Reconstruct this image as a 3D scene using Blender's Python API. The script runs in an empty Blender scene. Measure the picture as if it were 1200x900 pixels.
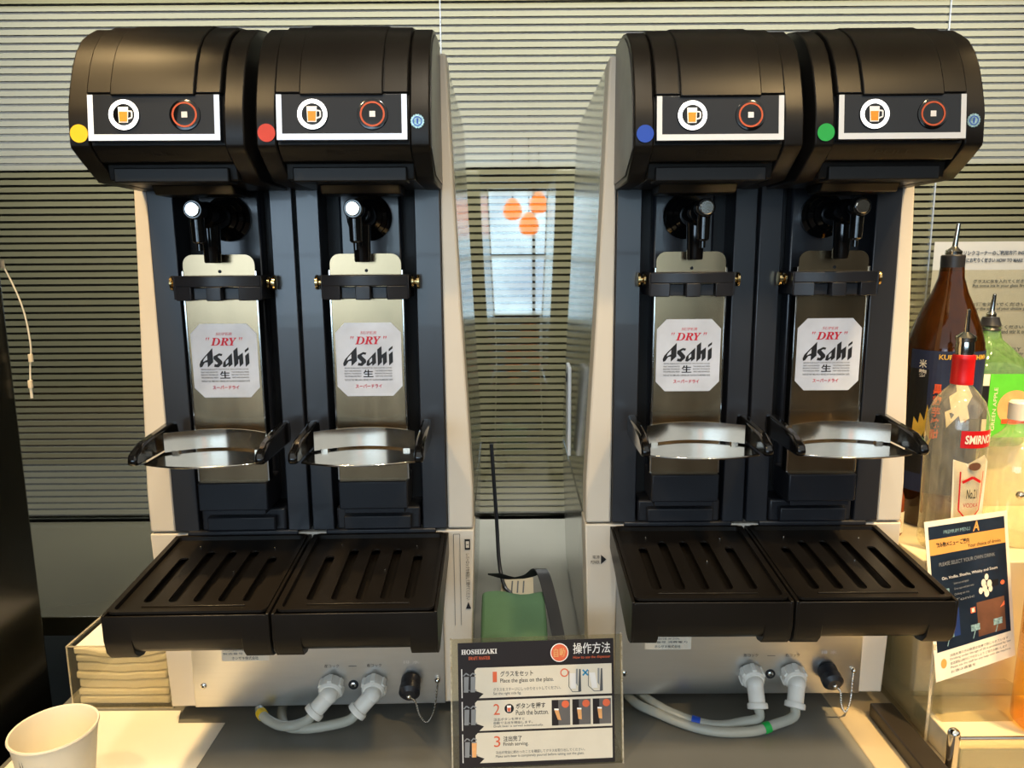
import bpy, math, random
from mathutils import Matrix, Vector
random.seed(7)
R = math.radians
SC = bpy.context.scene
COL = SC.collection

# ------------------------------------------------------------------ camera, world, lights, exposure
CT = 0.90                                   # counter height
cam = bpy.data.cameras.new('camera'); cam.sensor_width = 36.0; cam.lens = 850/1200*36; cam.clip_start = 0.02
camo = bpy.data.objects.new('camera', cam); COL.objects.link(camo)
camo.matrix_world = Matrix.Translation((0, -1.0, CT+0.68)) @ Matrix.Rotation(R(90-9.5), 4, 'X') @ Matrix.Rotation(R(-0.4), 4, 'Z')
SC.camera = camo
vs = SC.view_settings
SC.display_settings.display_device = 'sRGB'
vs.view_transform = 'Standard'; vs.look = 'None'; vs.gamma = 1.0; vs.use_curve_mapping = False; vs.exposure = 0.0
w = bpy.data.worlds.new('world'); SC.world = w; w.use_nodes = True
w.node_tree.nodes['Background'].inputs[0].default_value = (0.9, 0.95, 1.0, 1)
w.node_tree.nodes['Background'].inputs[1].default_value = 0.10

def lamp(name, kind, loc, aim, power, color, **kw):
    l = bpy.data.lights.new(name, kind); l.energy = power; l.color = color
    for k, v in kw.items(): setattr(l, k, v)
    o = bpy.data.objects.new(name, l); COL.objects.link(o); o.location = loc
    o.rotation_euler = (Vector(aim)-Vector(loc)).to_track_quat('-Z', 'Y').to_euler()
    return o
WARM = (1.0, 0.68, 0.31); SOFT = (1.0, 0.86, 0.66); COOL = (0.62, 0.78, 1.0)
lamp('ceiling_fill', 'AREA', (0, -3.85, 2.78), (0, -3.85, 0), 185, (.97, 1, .97), shape='RECTANGLE', size=13.4, size_y=5.9)  # added area fill in place of a bright ceiling, pales the upper glass
lamp('window_daylight', 'AREA', (-2.2, -6.7, 1.85), (-.4, 0, 1.2), 70, COOL, shape='RECTANGLE', size=4.5, size_y=1.6)
lamp('left_downlight', 'SPOT', (-0.66, -0.42, 2.7), (-.62, -.08, .9), 130, WARM, spot_size=R(38), spot_blend=.7, shadow_soft_size=.05)
lamp('left_front_downlight', 'SPOT', (-.75, -1.1, 2.7), (-.42, -.1, 1.3), 46, WARM, spot_size=R(60), spot_blend=.7, shadow_soft_size=.05)
lamp('right_downlight', 'SPOT', (0.95, -.35, 2.7), (.86, .1, 1.0), 210, WARM, spot_size=R(42), spot_blend=.6, shadow_soft_size=.05)
lamp('right_front_downlight', 'SPOT', (.75, -1.0, 2.7), (.5, -.1, 1.3), 50, WARM, spot_size=R(60), spot_blend=.7, shadow_soft_size=.05)
lamp('middle_downlight', 'SPOT', (0.05, -.9, 2.7), (.03, -.05, .95), 40, SOFT, spot_size=R(50), spot_blend=.7, shadow_soft_size=.06)
lamp('slat_fill', 'AREA', (0, .50, 2.74), (0, .86, 1.85), 28, (.98, 1, .94), shape='RECTANGLE', size=2.6, size_y=.12, spread=R(75))  # added strip that brightens the slats from above
lamp('slat_fill_right', 'SPOT', (1.3, -.2, 2.7), (1.25, .87, 1.5), 75, SOFT, spot_size=R(60), spot_blend=.8, shadow_soft_size=.05)  # added warm spot to lift the slats on the right

# ------------------------------------------------------------------ materials (all procedural)
def lin(c):
    if isinstance(c, str):
        c = [int(c[i:i+2], 16)/255 for i in (0, 2, 4)]
    return tuple(x/12.92 if x <= .04045 else ((x+.055)/1.055)**2.4 for x in c)
MATS = {}
def mat(name, col, rough=.5, metal=0, var=.06, scale=30, bump=0, bscale=200, stretch=None, emit=0, trans=0, ior=1.45, coat=0, spec=.5, rvar=0, aniso=0):
    m = bpy.data.materials.new(name); m.use_nodes = True; nt = m.node_tree; N = nt.nodes; L = nt.links
    b = N['Principled BSDF']; c = lin(col)
    tc = N.new('ShaderNodeTexCoord'); mp = N.new('ShaderNodeMapping'); L.new(tc.outputs['Object'], mp.inputs[0])
    if stretch: mp.inputs['Scale'].default_value = stretch
    nz = N.new('ShaderNodeTexNoise'); nz.inputs['Scale'].default_value = scale; nz.inputs['Detail'].default_value = 4
    L.new(mp.outputs[0], nz.inputs['Vector'])
    rp = N.new('ShaderNodeValToRGB'); L.new(nz.outputs['Fac'], rp.inputs[0])
    rp.color_ramp.elements[0].position = .3; rp.color_ramp.elements[1].position = .7
    rp.color_ramp.elements[0].color = tuple(x*(1-var) for x in c)+(1,); rp.color_ramp.elements[1].color = tuple(min(1, x*(1+var)) for x in c)+(1,)
    L.new(rp.outputs[0], b.inputs['Base Color'])
    b.inputs['Roughness'].default_value = rough; b.inputs['Metallic'].default_value = metal
    b.inputs['Specular IOR Level'].default_value = spec; b.inputs['IOR'].default_value = ior
    b.inputs['Coat Weight'].default_value = coat; b.inputs['Transmission Weight'].default_value = trans
    if rvar:
        mr = N.new('ShaderNodeMapRange'); L.new(nz.outputs['Fac'], mr.inputs['Value'])
        mr.inputs['To Min'].default_value = max(0, rough-rvar); mr.inputs['To Max'].default_value = rough+rvar
        L.new(mr.outputs[0], b.inputs['Roughness'])
    if bump:
        n2 = N.new('ShaderNodeTexNoise'); n2.inputs['Scale'].default_value = bscale; L.new(mp.outputs[0], n2.inputs['Vector'])
        bp = N.new('ShaderNodeBump'); bp.inputs['Strength'].default_value = bump; bp.inputs['Distance'].default_value = .002
        L.new(n2.outputs['Fac'], bp.inputs['Height']); L.new(bp.outputs[0], b.inputs['Normal'])
    if emit:
        L.new(rp.outputs[0], b.inputs['Emission Color']); b.inputs['Emission Strength'].default_value = emit
    MATS[name] = m
    return m
def clear(name, tint, refl=.6, rough=.03, alpha=0.0, scale=20):
    """thin clear sheet: see-through, mirror-like at its surface, with a faint haze"""
    m = bpy.data.materials.new(name); m.use_nodes = True; nt = m.node_tree; N = nt.nodes; L = nt.links
    N.remove(N['Principled BSDF']); out = N['Material Output']
    t = N.new('ShaderNodeBsdfTransparent'); t.inputs[0].default_value = lin(tint)+(1,)
    g = N.new('ShaderNodeBsdfGlossy'); g.inputs['Roughness'].default_value = rough
    g.inputs['Color'].default_value = (1, 1, 1, 1)
    fr = N.new('ShaderNodeLayerWeight'); pw = N.new('ShaderNodeMath'); pw.operation = 'POWER'; pw.inputs[1].default_value = 4.0
    L.new(fr.outputs['Facing'], pw.inputs[0])
    mu = N.new('ShaderNodeMath'); mu.operation = 'MULTIPLY_ADD'; mu.inputs[1].default_value = .75; mu.inputs[2].default_value = refl
    mu.use_clamp = True
    L.new(pw.outputs[0], mu.inputs[0])
    mx = N.new('ShaderNodeMixShader'); L.new(mu.outputs[0], mx.inputs[0]); L.new(t.outputs[0], mx.inputs[1]); L.new(g.outputs[0], mx.inputs[2])
    last = mx
    if alpha:
        d = N.new('ShaderNodeBsdfDiffuse'); d.inputs[0].default_value = lin(tint)+(1,)
        nz = N.new('ShaderNodeTexNoise'); nz.inputs['Scale'].default_value = scale
        ma = N.new('ShaderNodeMath'); ma.operation = 'MULTIPLY'; ma.inputs[1].default_value = alpha*2; L.new(nz.outputs['Fac'], ma.inputs[0])
        m2 = N.new('ShaderNodeMixShader'); L.new(ma.outputs[0], m2.inputs[0]); L.new(mx.outputs[0], m2.inputs[1]); L.new(d.outputs[0], m2.inputs[2]); last = m2
    L.new(last.outputs[0], out.inputs['Surface']); MATS[name] = m
    return m
mat('shell', 'd6cfc2', .42, var=.03, scale=8, rvar=.06)
mat('black', '24252a', .36, var=.1, scale=12, rvar=.1, bump=.03, bscale=900)
mat('column', '25272d', .30, var=.06, scale=6, rvar=.05, spec=.9, coat=.2)
mat('hood', '191613', .36, spec=.32, var=.12, scale=9, rvar=.09, bump=.02, bscale=1200)
mat('deep', '0b0b0c', .5)
mat('glossy_black', '0c0c0d', .12, coat=.4)
mat('head_side_sheen', '4a4a4a', .32, var=.08, rvar=.06); mat('side_sheet', 'a5a59e', .16, metal=.85, var=.05, rvar=.04)  # head sides are black plastic; their grey paints in the mirrored striped glass
mat('steel', 'd4d4d2', .30, metal=1, var=.02, scale=14, stretch=(1, 1, 12), rvar=.02)
mat('steel_plate', 'a58f70', .24, metal=1, var=.12, scale=7, stretch=(4, 1, 1), rvar=.06, bump=.008, bscale=40)
mat('mirror', 'dcdad4', .13, metal=1, var=.05, bump=.04, bscale=40)
mat('chrome', 'e0ddd6', .12, metal=1)
mat('brass', 'd9bd85', .2, metal=1)
mat('panel', '202329', .25, var=.04)
mat('panel_frame', 'dfe4ea', .35, var=.02)
mat('ring_glow', 'ffffff', .4, emit=1.6, var=0)
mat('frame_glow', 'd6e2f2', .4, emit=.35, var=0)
mat('orange_ring', 'c8552f', .4)
mat('amber_icon', 'e88a24', .4, emit=.35, var=.1, scale=300)
mat('foam_icon', 'f1ece6', .4, emit=.3)
mat('white_mark', 'f0efee', .5)
mat('grey_mark', '8f9296', .5)
mat('yellow', 'f0c81e', .45); mat('red', 'e2452f', .45); mat('blue', '1d4bb8', .45); mat('green', '1fae4e', .45)
mat('badge', 'a9cfe0', .25, metal=.4, var=.5, scale=300)
mat('sticker', 'c3cad8', .3, var=.10, scale=25, coat=.3)
mat('ink', '17171a', .5); mat('ink_red', 'c01f36', .5); mat('ink_grey', '55585c', .5)
mat('nylon', 'f6f3ea', .35, var=.03)
mat('hose', 'cfd0c4', .25, trans=.35, var=.03)
mat('paper', 'efe9da', .7, var=.02, scale=10); mat('napkin', 'faf6ee', .85, var=.01, scale=60, bump=.02, bscale=300)
mat('cup', 'f0e8d4', .5, var=.02); mat('counter', '77766f', .36, var=.10, scale=5, rvar=.1)
mat('counter_cream', 'b9a98a', .4, var=.06, scale=6, rvar=.08)
mat('ledge', '484433', .20, var=.12, scale=4, rvar=.1)
mat('slat', '807b60', .035, ior=3.1, var=.05, scale=3, stretch=(1, 1, 20)); mat('backing', '24251f', .7, var=.2, scale=4)
mat('appliance', '131310', .22, var=.2, scale=3, rvar=.06)
mat('bar_brown', '2a241d', .4); mat('cream', 'e3d7b8', .4, var=.04, scale=7)
mat('green_cloth', '5f8562', .7, var=.12, scale=9, bump=.2, bscale=400)
mat('white_wall', 'd9d8cf', .8); mat('room_wall', '4a463c', .8, var=.15, scale=2); mat('floor', '4a3520', .5, var=.2, scale=3)
mat('sheet', 'b3aca0', .7, var=.02)
mat('day_pane', 'b4d2ee', .5, emit=4.2, var=.35, scale=1.5); mat('lamp_orange', 'ff8a3a', .5, emit=3.0, var=0); mat('lamp_white', 'fff0d0', .5, emit=14, var=0)
mat('card_dark', '2a2424', .35); mat('card_cream', 'e6dfce', .4, var=.03); mat('card_grey', '6b6867', .4); mat('salmon', 'e8714c', .4); mat('cyan_mark', '2f93c4', .4)
mat('menu_navy', '1d2838', .3, var=.35, scale=25); mat('menu_gold', 'dfa457', .35); mat('menu_brown', '6e4a38', .4, var=.3, scale=30); mat('menu_blue', '22376f', .4, var=.2)
mat('liquor_body', 'c97a1c', .1, var=.2)
clear('glass_clear', 'f6f4e6', refl=.07, rough=.05, alpha=.10, scale=12); clear('glass_amber', '7d4c17', refl=.05, rough=.05, alpha=.10); clear('glass_green', 'b4dd9c', refl=.06, rough=.05, alpha=.16); clear('liquor_gold', 'f0d070', refl=.06, rough=.05, alpha=.10)
mat('label_navy', '232d4c', .45, var=.1); mat('label_green', '63cf3f', .4, var=.1); mat('label_blue', '2d4f92', .4, var=.15); mat('label_cream', 'f3e9d5', .5, var=.05)
mat('cap_red', 'cf1d1f', .3); mat('flame', 'e2b84a', .4, var=.2); mat('orange_ink', 'e0592c', .5); mat('apricot', 'f0b173', .5, var=.15, scale=60); mat('brown_liquor', '8a3c17', .15, var=.1)
clear('pane_glass', 'eeeee2', refl=.20, rough=.012)
clear('acrylic', 'f2efe2', refl=.05, rough=.04, alpha=.03)
clear('acrylic_edge', 'fff6dd', refl=.30, rough=.15, alpha=.35)

# ------------------------------------------------------------------ mesh builder
class MB:
    def __init__(s, T=None): s.v = []; s.f = []; s.T = T or Matrix()
    def add(s, vs_, fs):
        o = len(s.v); s.v += [tuple(s.T @ Vector(v)) for v in vs_]; s.f += [tuple(i+o for i in f) for f in fs]; return s
    def box(s, x0, x1, y0, y1, z0, z1):
        return s.add([(x, y, z) for x in (x0, x1) for y in (y0, y1) for z in (z0, z1)],
                     [(0, 1, 3, 2), (4, 6, 7, 5), (0, 4, 5, 1), (2, 3, 7, 6), (0, 2, 6, 4), (1, 5, 7, 3)])
    def prism(s, poly, a0, a1, axis='x'):
        f = {'x': lambda a, p: (a, p[0], p[1]), 'y': lambda a, p: (p[0], a, p[1]), 'z': lambda a, p: (p[0], p[1], a)}[axis]
        n = len(poly)
        return s.add([f(a0, p) for p in poly]+[f(a1, p) for p in poly],
                     [tuple(range(n)), tuple(range(2*n-1, n-1, -1))]+[(i, i+n, (i+1) % n+n, (i+1) % n) for i in range(n)])
    def rings(s, rings, caps=True, closed=True):
        n = len(rings[0]); V = [p for r in rings for p in r]; Fc = []
        for k in range(len(rings)-1):
            for i in range(n if closed else n-1):
                j = (i+1) % n; Fc.append((k*n+i, k*n+j, (k+1)*n+j, (k+1)*n+i))
        if caps: Fc += [tuple(range(n-1, -1, -1)), tuple(range((len(rings)-1)*n, len(rings)*n))]
        return s.add(V, Fc)
    def lathe(s, prof, c=(0, 0, 0), d=(0, 0, 1), n=28, sq=None):
        q = Vector(d).to_track_quat('Z', 'Y').to_matrix(); c = Vector(c); rs = []
        for r, h in prof:
            ring = []
            for i in range(n):
                a = 2*math.pi*i/n; k = 1
                if sq: k = (abs(math.cos(a))**sq+abs(math.sin(a))**sq)**(-1/sq)
                ring.append(tuple(c+q @ Vector((r*k*math.cos(a), r*k*math.sin(a), h))))
            rs.append(ring)
        return s.rings(rs)
    def cyl(s, a, b, r, n=20, r2=None):
        a = Vector(a); b = Vector(b); d = b-a
        return s.lathe([(r, 0), (r if r2 is None else r2, d.length)], a, d, n)
    def tube(s, path, r, n=10):
        P = [Vector(p) for p in path]; rs = []; up = None
        for i, p in enumerate(P):
            t = (P[min(i+1, len(P)-1)]-P[max(i-1, 0)]).normalized()
            if up is None: up = t.orthogonal().normalized()
            up = (up-t*up.dot(t)).normalized(); b = t.cross(up)
            rs.append([tuple(p+(up*math.cos(2*math.pi*k/n)+b*math.sin(2*math.pi*k/n))*r) for k in range(n)])
        return s.rings(rs)
    def ball(s, c, r, n=12):
        return s.lathe([(r*math.sin(math.pi*k/8)+1e-5, -r*math.cos(math.pi*k/8)) for k in range(9)], c, (0, 0, 1), n)
    def build(s, name, m, parent=None, bevel=0, angle=35, seg=2):
        me = bpy.data.meshes.new(name); me.from_pydata(s.v, [], s.f); me.validate()
        import bmesh
        bm = bmesh.new(); bm.from_mesh(me); bmesh.ops.recalc_face_normals(bm, faces=bm.faces); bm.to_mesh(me); bm.free()
        me.materials.append(MATS[m]); me.shade_smooth(); me.set_sharp_from_angle(angle=R(angle))
        o = bpy.data.objects.new(name, me); COL.objects.link(o)
        if parent: o.parent = parent
        if bevel:
            b = o.modifiers.new('bevel', 'BEVEL'); b.width = bevel; b.segments = seg; b.limit_method = 'ANGLE'; b.angle_limit = R(40)
        return o
def curve_path(pts, n=8):
    """Catmull-Rom through points"""
    P = [Vector(p) for p in pts]; P = [P[0]*2-P[1]]+P+[P[-1]*2-P[-2]]; out = []
    for i in range(1, len(P)-2):
        for k in range(n):
            t = k/n; a, b, c, d = P[i-1:i+3]
            out.append(.5*((2*b)+(c-a)*t+(2*a-5*b+4*c-d)*t*t+(3*b-a-3*c+d)*t**3))
    out.append(P[-2]); return out
def rrect(x0, x1, z0, z1, r, n=5):
    o = []
    for cx, cz, a0 in ((x1-r, z1-r, 0), (x0+r, z1-r, 90), (x0+r, z0+r, 180), (x1-r, z0+r, 270)):
        for k in range(n+1):
            a = R(a0+90*k/n); o.append((cx+r*math.cos(a), cz+r*math.sin(a)))
    return o
def thing(name, label, cat, loc=(0, 0, 0), rz=0, group=None):
    o = bpy.data.objects.new(name, None); COL.objects.link(o); o.empty_display_size = .05
    o.location = loc; o.rotation_euler = (0, 0, rz); o['label'] = label; o['category'] = cat
    if group: o['group'] = group
    return o
def tag(o, label, cat, group=None):
    o['label'] = label; o['category'] = cat
    if group: o['group'] = group
    return o
def struct(o): o['kind'] = 'structure'; return o

_tc = {}
def text_geo(s, bold=0., shear=0.):
    k = (s, bold, shear)
    if k in _tc: return _tc[k]
    c = bpy.data.curves.new('t', 'FONT'); c.body = s; c.size = 1; c.shear = shear; c.offset = bold; c.resolution_u = 3; c.fill_mode = 'FRONT'
    o = bpy.data.objects.new('t', c); me = bpy.data.meshes.new_from_object(o)
    V = [tuple(v.co) for v in me.vertices]; Fc = [tuple(p.vertices) for p in me.polygons]
    bpy.data.objects.remove(o); bpy.data.curves.remove(c); bpy.data.meshes.remove(me)
    _tc[k] = (V, Fc); return _tc[k]
class Print:
    """flat printing laid on a surface: f maps (u, v, lift) to the parent's coordinates"""
    def __init__(s, parent, f): s.p = parent; s.f = f; s.m = {}
    def _mb(s, name, m): return s.m.setdefault((name, m), MB())
    def poly(s, name, m, pts, wz=.0004, nu=1):
        mb = s._mb(name, m)
        mb.add([tuple(s.f(u, v, wz)) for u, v in pts], [tuple(range(len(pts)))])
    def rect(s, name, m, u0, v0, u1, v1, wz=.0004, nu=1):
        mb = s._mb(name, m)
        for i in range(nu):
            a = u0+(u1-u0)*i/nu; b = u0+(u1-u0)*(i+1)/nu
            mb.add([tuple(s.f(*q, wz)) for q in ((a, v0), (b, v0), (b, v1), (a, v1))], [(0, 1, 2, 3)])
    def disc(s, name, m, u, v, r, wz=.0004, n=32, ry=None):
        s.poly(name, m, [(u+r*math.cos(2*math.pi*i/n), v+(ry or r)*math.sin(2*math.pi*i/n)) for i in range(n)], wz)
    def ring(s, name, m, u, v, r0, r1, wz=.0004, n=36):
        mb = s._mb(name, m); a = [2*math.pi*i/n for i in range(n)]
        V = [s.f(u+r0*math.cos(t), v+r0*math.sin(t), wz) for t in a]+[s.f(u+r1*math.cos(t), v+r1*math.sin(t), wz) for t in a]
        mb.add([tuple(x) for x in V], [(i, (i+1) % n, (i+1) % n+n, i+n) for i in range(n)])
    def line(s, name, m, pts, wd, wz=.0004):
        for (a, b), (c, d) in zip(pts, pts[1:]):
            l = math.hypot(c-a, d-b) or 1; nx, ny = -(d-b)/l*wd/2, (c-a)/l*wd/2
            s.poly(name, m, [(a+nx, b+ny), (c+nx, d+ny), (c-nx, d-ny), (a-nx, b-ny)], wz)
    def text(s, m, t, u0, v0, u1, v1, wz=.0008, bold=0., shear=0., rot=0, name='lettering'):
        V, Fc = text_geo(t, bold, shear)
        if not V: return
        xs = [v[0] for v in V]; ys = [v[1] for v in V]; x0, x1, y0, y1 = min(xs), max(xs), min(ys), max(ys)
        out = []
        for x, y, _ in V:
            a = (x-x0)/(x1-x0 or 1); b = (y-y0)/(y1-y0 or 1)
            if rot: a, b = (1-b, a) if rot > 0 else (b, 1-a)
            out.append(tuple(s.f(u0+(u1-u0)*a, v0+(v1-v0)*b, wz)))
        s._mb(name, m).add(out, Fc)
    def done(s):
        for (name, m), mb in s.m.items():
            o = mb.build(name.split('#')[0], m, s.p)
            if name in ('lettering', 'menu_picture'): o['kind'] = 'stuff'
def plane(o, eu, ev):
    o = Vector(o); eu = Vector(eu).normalized(); ev = Vector(ev).normalized(); n = eu.cross(ev)
    return lambda u, v, wz: o+eu*u+ev*v+n*wz
def wrap(cx, cy, r, a0=-90):
    return lambda u, v, wz: Vector((cx+(r+wz)*math.cos(R(a0)+u/r), cy+(r+wz)*math.sin(R(a0)+u/r), v))

# ------------------------------------------------------------------ the setting
struct(MB().box(-7, 7, -7, 1.6, -.05, 0).build('floor', 'floor'))
struct(MB().box(-7, 7, -7, .98, 2.8, 2.85).build('ceiling', 'white_wall'))
struct(MB().box(-7, 7, .95, 1.0, 0, 2.8).build('wall_back', 'backing'))
struct(MB().box(-7.05, -7, -7, 1.0, 0, 2.8).build('wall_left', 'room_wall'))
struct(MB().box(7, 7.05, -7, 1.0, 0, 2.8).build('wall_right', 'room_wall'))
wf = MB().box(-7, 7, -7.05, -7, 0, .9)
wf.box(-7, 7, -7.05, -7, 2.5, 2.8); wf.box(-7, -3.8, -7.05, -7, .9, 2.5); wf.box(1.68, 7, -7.05, -7, .9, 2.5)
struct(wf.build('wall_front', 'room_wall'))
w2 = struct(MB().box(-3.8, 1.7, -7.03, -6.97, .86, .90).build('window_2', 'room_wall'))
for k in range(9): MB().box(-3.8+k*.68, -3.76+k*.68, -7.03, -6.98, .9, 2.5).build('mullion', 'room_wall', w2)
MB().box(-3.8, 1.7, -7.03, -6.98, 1.65, 1.69).build('transom', 'room_wall', w2)
for k in range(8): MB().box(-3.76+k*.68, -3.12+k*.68, -7.02, -7.01, .9, 2.5).build('pane', 'day_pane', w2)
for x, y, z in ((.02, -5.0, 2.12), (.30, -5.2, 2.20), (.18, -4.6, 1.95)):
    t = thing('pendant_lamp', 'orange glowing pendant lamp hanging in the room behind the viewer', 'pendant lamp', (x, y, z), 0, 'orange pendant lamps')
    MB().lathe([(.03, .12), (.09, .04), (.10, -.02), (.08, -.08), (.03, -.10)]).build('lamp_shade', 'lamp_orange', t); MB().cyl((0, 0, .11), (0, 0, 2.8-z), .004, 8).build('cord', 'black', t)
# striped glass wall behind the machines
w1 = MB()
w1.box(-2.2, 2.2, .86, .95, 2.26, 2.3)
w1 = struct(w1.build('window_1', 'backing'))
sm = None
for k in range(76):
    z = CT+.014+k*.0177
    if sm is None:
        o = MB().box(-2.2, 2.2, .885, .8875, 0, .0118).build('slat', 'slat', w1); sm = o.data
    else:
        o = bpy.data.objects.new('slat', sm); COL.objects.link(o); o.parent = w1
    o.location.z = z
for a, b in ((-2.2, -.169), (-.167, 1.069), (1.071, 2.2)):
    MB().box(a, b, .8885, .893, CT, 2.26).build('pane', 'pane_glass', w1)
for x in (-.168, 1.07): MB().box(x-.0015, x+.0015, .882, .894, CT, 2.26).build('seam', 'grey_mark', w1)
# counters
struct(MB().box(-.71, .49, -.45, .865, CT-.04, CT).build('trim_1', 'counter', bevel=.002))
struct(MB().box(.49, 1.6, -.45, .865, CT-.04, CT).build('trim_2', 'counter_cream', bevel=.002))
struct(MB().box(-2.2, -.7105, .33, .865, CT-.04, CT).build('trim_3', 'ledge', bevel=.002))
struct(MB().box(-.68, 1.6, -.40, .8, 0, CT-.04).build('trim_4', 'deep'))
for x, y in ((-1.4, -1.9), (-.35, -2.4), (.9, -2.0), (1.7, -2.8), (-.5, -3.9), (.6, -5.2)):
    t = thing('ceiling_downlight', 'small round warm downlight in the room ceiling', 'ceiling light', (x, y, 2.8), 0, 'ceiling downlights')
    MB().lathe([(.055, -.012), (.055, 0), (.045, 0), (.045, -.012)]).build('rim', 'white_wall', t)
    MB().lathe([(.044, -.006), (.044, -.003)]).build('diffuser', 'lamp_white', t)

# ------------------------------------------------------------------ the beer dispensers
PROF = [(0, .964), (-.05, .962), (-.080, .955), (-.098, .945), (-.114, .934), (-.128, .918), (-.139, .899), (-.148, .876), (-.1545, .855), (-.157, .843), (-.159, .812)]
def offs(prof, d):
    out = []
    for i, p in enumerate(prof):
        a = Vector(prof[max(i-1, 0)]); b = Vector(prof[min(i+1, len(prof)-1)]); t = (b-a).normalized()
        out.append((p[0]-abs(t.y)*d, p[1]+abs(t.x)*d*.25))
    return out
ASAHI = [[(275,315),(275,466),(212,522),(213,466),(182,470),(150,516),(126,522),(121,494),(140,452),(182,408)],
         [(346,372),(382,380),(372,402),(346,396),(326,408),(374,456),(376,482),(330,522),(280,516),(290,484),(312,492),(326,478),(280,432),(283,404)],
         [(485,370),(485,490),(442,522),(440,494),(402,522),(376,516),(385,468),(450,402)],
         [(550,310),(550,404),(605,366),(605,482),(562,520),(560,436),(550,444),(550,482),(502,525),(502,346)],
         [(672,366),(672,482),(628,520),(628,400)], [(672,308),(672,336),(628,368),(628,342)]]
AHOLE = [[(214,392),(214,440),(164,462),(176,434)], [(442,432),(441,470),(412,494),(414,456)]]

def dispenser(label, loc, rz, dots, elbow, hose_spec, hx=0):
    t = thing('beer_dispenser', label, 'beer dispenser', loc, rz, 'twin beer dispensers')
    # shell: the front outline widens downwards
    HW = [(.30, .2325), (.36, .2325), (.50, .226), (.62, .220), (.78, .213), (.95, .207)]
    pts = [(-h, z) for z, h in HW]+[(h, z) for z, h in reversed(HW)]
    ins = [(-h+.0015, z) for z, h in HW]+[(h-.0015, z) for z, h in reversed(HW)]
    MB().prism(ins, .05, .53, 'y').build('cabinet', 'side_sheet', t, bevel=.003)
    for s in (-1, 1):
        MB().prism([(s*.1955, .30)]+[(s*h, z) for z, h in HW]+[(s*.1955, .95)], 0, .05, 'y').build('front_frame', 'shell', t, bevel=.003)
    lo = MB(); lo.prism([(-.2245, .025), (.2245, .025), (.2335, .2975), (-.2335, .2975)], .0, .06, 'y')
    MB().prism([(-.223, .025), (.223, .025), (.232, .2975), (-.232, .2975)], .06, .53, 'y').build('lower_side', 'side_sheet', t, bevel=.002)
    lo.build('lower_cabinet', 'shell', t, bevel=.002)
    for x in (-.17, .17):
        for y in (.06, .46): MB().cyl((x, y, 0), (x, y, .026), .02).build('foot', 'black', t)
    # steel front panel
    p = MB().box(-.187, .187, -.006, 0.001, .027, .262).build('front_panel', 'steel', t, bevel=.001)
    q = Print(p, plane((0, -.006, 0), (1, 0, 0), (0, 0, 1)))
    q.rect('rating_label', 'label_cream', -.142, .101, -.072, .125)
    q.text('ink', 'ホシザキ株式会社', -.127, .1035, -.088, .1085)
    for k in range(2): q.text('ink_grey', ['このたびの製品の仕様 100V 50/60Hz', '製造番号 消費電力'][k], -.14, .117-.0055*k, -.09+.012*k, .1205-.0055*k)
    q.text('ink', '左コック', .008, .0885, .030, .0935); q.text('ink', '右コック', .071, .0885, .093, .0935)
    q.rect('marking', 'ink_grey', .044, .0895, .056, .0903)
    q.text('white_mark', '排 水', .125, .0925, .149, .098)
    q.done()
    for x, z in ((-.172, .062), (.05, .060)):
        s = MB().lathe([(.0045, 0), (.0042, .002), (.002, .003)], (x, -.006, z), (0, -1, 0), 16).build('screw', 'chrome', t)
        MB().lathe([(.0018, 0), (.0018, .0006)], (x, -.0088, z), (0, -1, 0), 6).build('socket', 'deep', s)
    MB().lathe([(.0075, 0), (.0075, .001)], (.05, -.006, .060), (0, -1, 0), 20).build('washer', 'black', t)
    # drain elbows
    for i, (x, d) in enumerate(zip((.019, .082), elbow)):
        b = MB(); c = Vector((x, -.006, .064)); ax = Vector((0, -1, -.25)).normalized()
        b.lathe([(.0155, 0), (.017, .003), (.017, .018), (.0145, .021)], c, ax, 24)
        b = b.build('drain_elbow', 'nylon', t)
        g = MB()
        for k in range(6):
            a = k*math.pi/3; g.T = Matrix.Translation(c) @ ax.to_track_quat('Z', 'Y').to_matrix().to_4x4() @ Matrix.Rotation(a, 4, 'Z')
            g.box(-.0035, .0035, .014, .0192, .002, .017)
        g.build('grip_rib', 'nylon', b, bevel=.001)
        e = c+ax*.024; dd = Vector(d).normalized(); e2 = e+dd*.034
        g = MB(); g.cyl(c+ax*.018, e, .0125); g.ball(e, .0128, 18); g.cyl(e, e2, .0118)
        g.lathe([(.0138, -.008), (.0148, -.006), (.0148, 0), (.010, .001)], e2, dd, 24)
        g.build('spigot', 'nylon', b)
        tagc, path, tu = hose_spec[i]
        path = curve_path([e2-dd*.005, e2+dd*.012]+[Vector(pp) for pp in path], 8)
        h = MB().tube(path, .0070, 12).build('drain_hose', 'hose', t)
        k = int(len(path)*tu); MB().tube(path[k:k+3], .0080, 14).build('colour_tape', tagc, h)
    c = Vector((.136, -.006, .066)); ax = Vector((0, -1, -.3)).normalized()
    b = MB().lathe([(.0145, 0), (.0145, .012), (.0135, .0135), (.0155, .0145), (.0155, .024), (.010, .029), (.0, .030)], c, ax, 28).build('drain_cap', 'black', t)
    s = c+ax*.03
    ch = curve_path([s, (.145, -.034, .048), (.150, -.030, .024), (.160, -.024, .008), (.170, -.016, .022), (.174, -.010, .05), (.1755, -.008, .066)], 6)
    g = MB(); [g.ball(pp, .0017, 8) for pp in ch]; g.tube(ch, .0006, 5); g.ball(ch[0], .004); g.ball(ch[-1], .0045)
    g.build('ball_chain', 'chrome', t)['kind'] = 'stuff'
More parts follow.
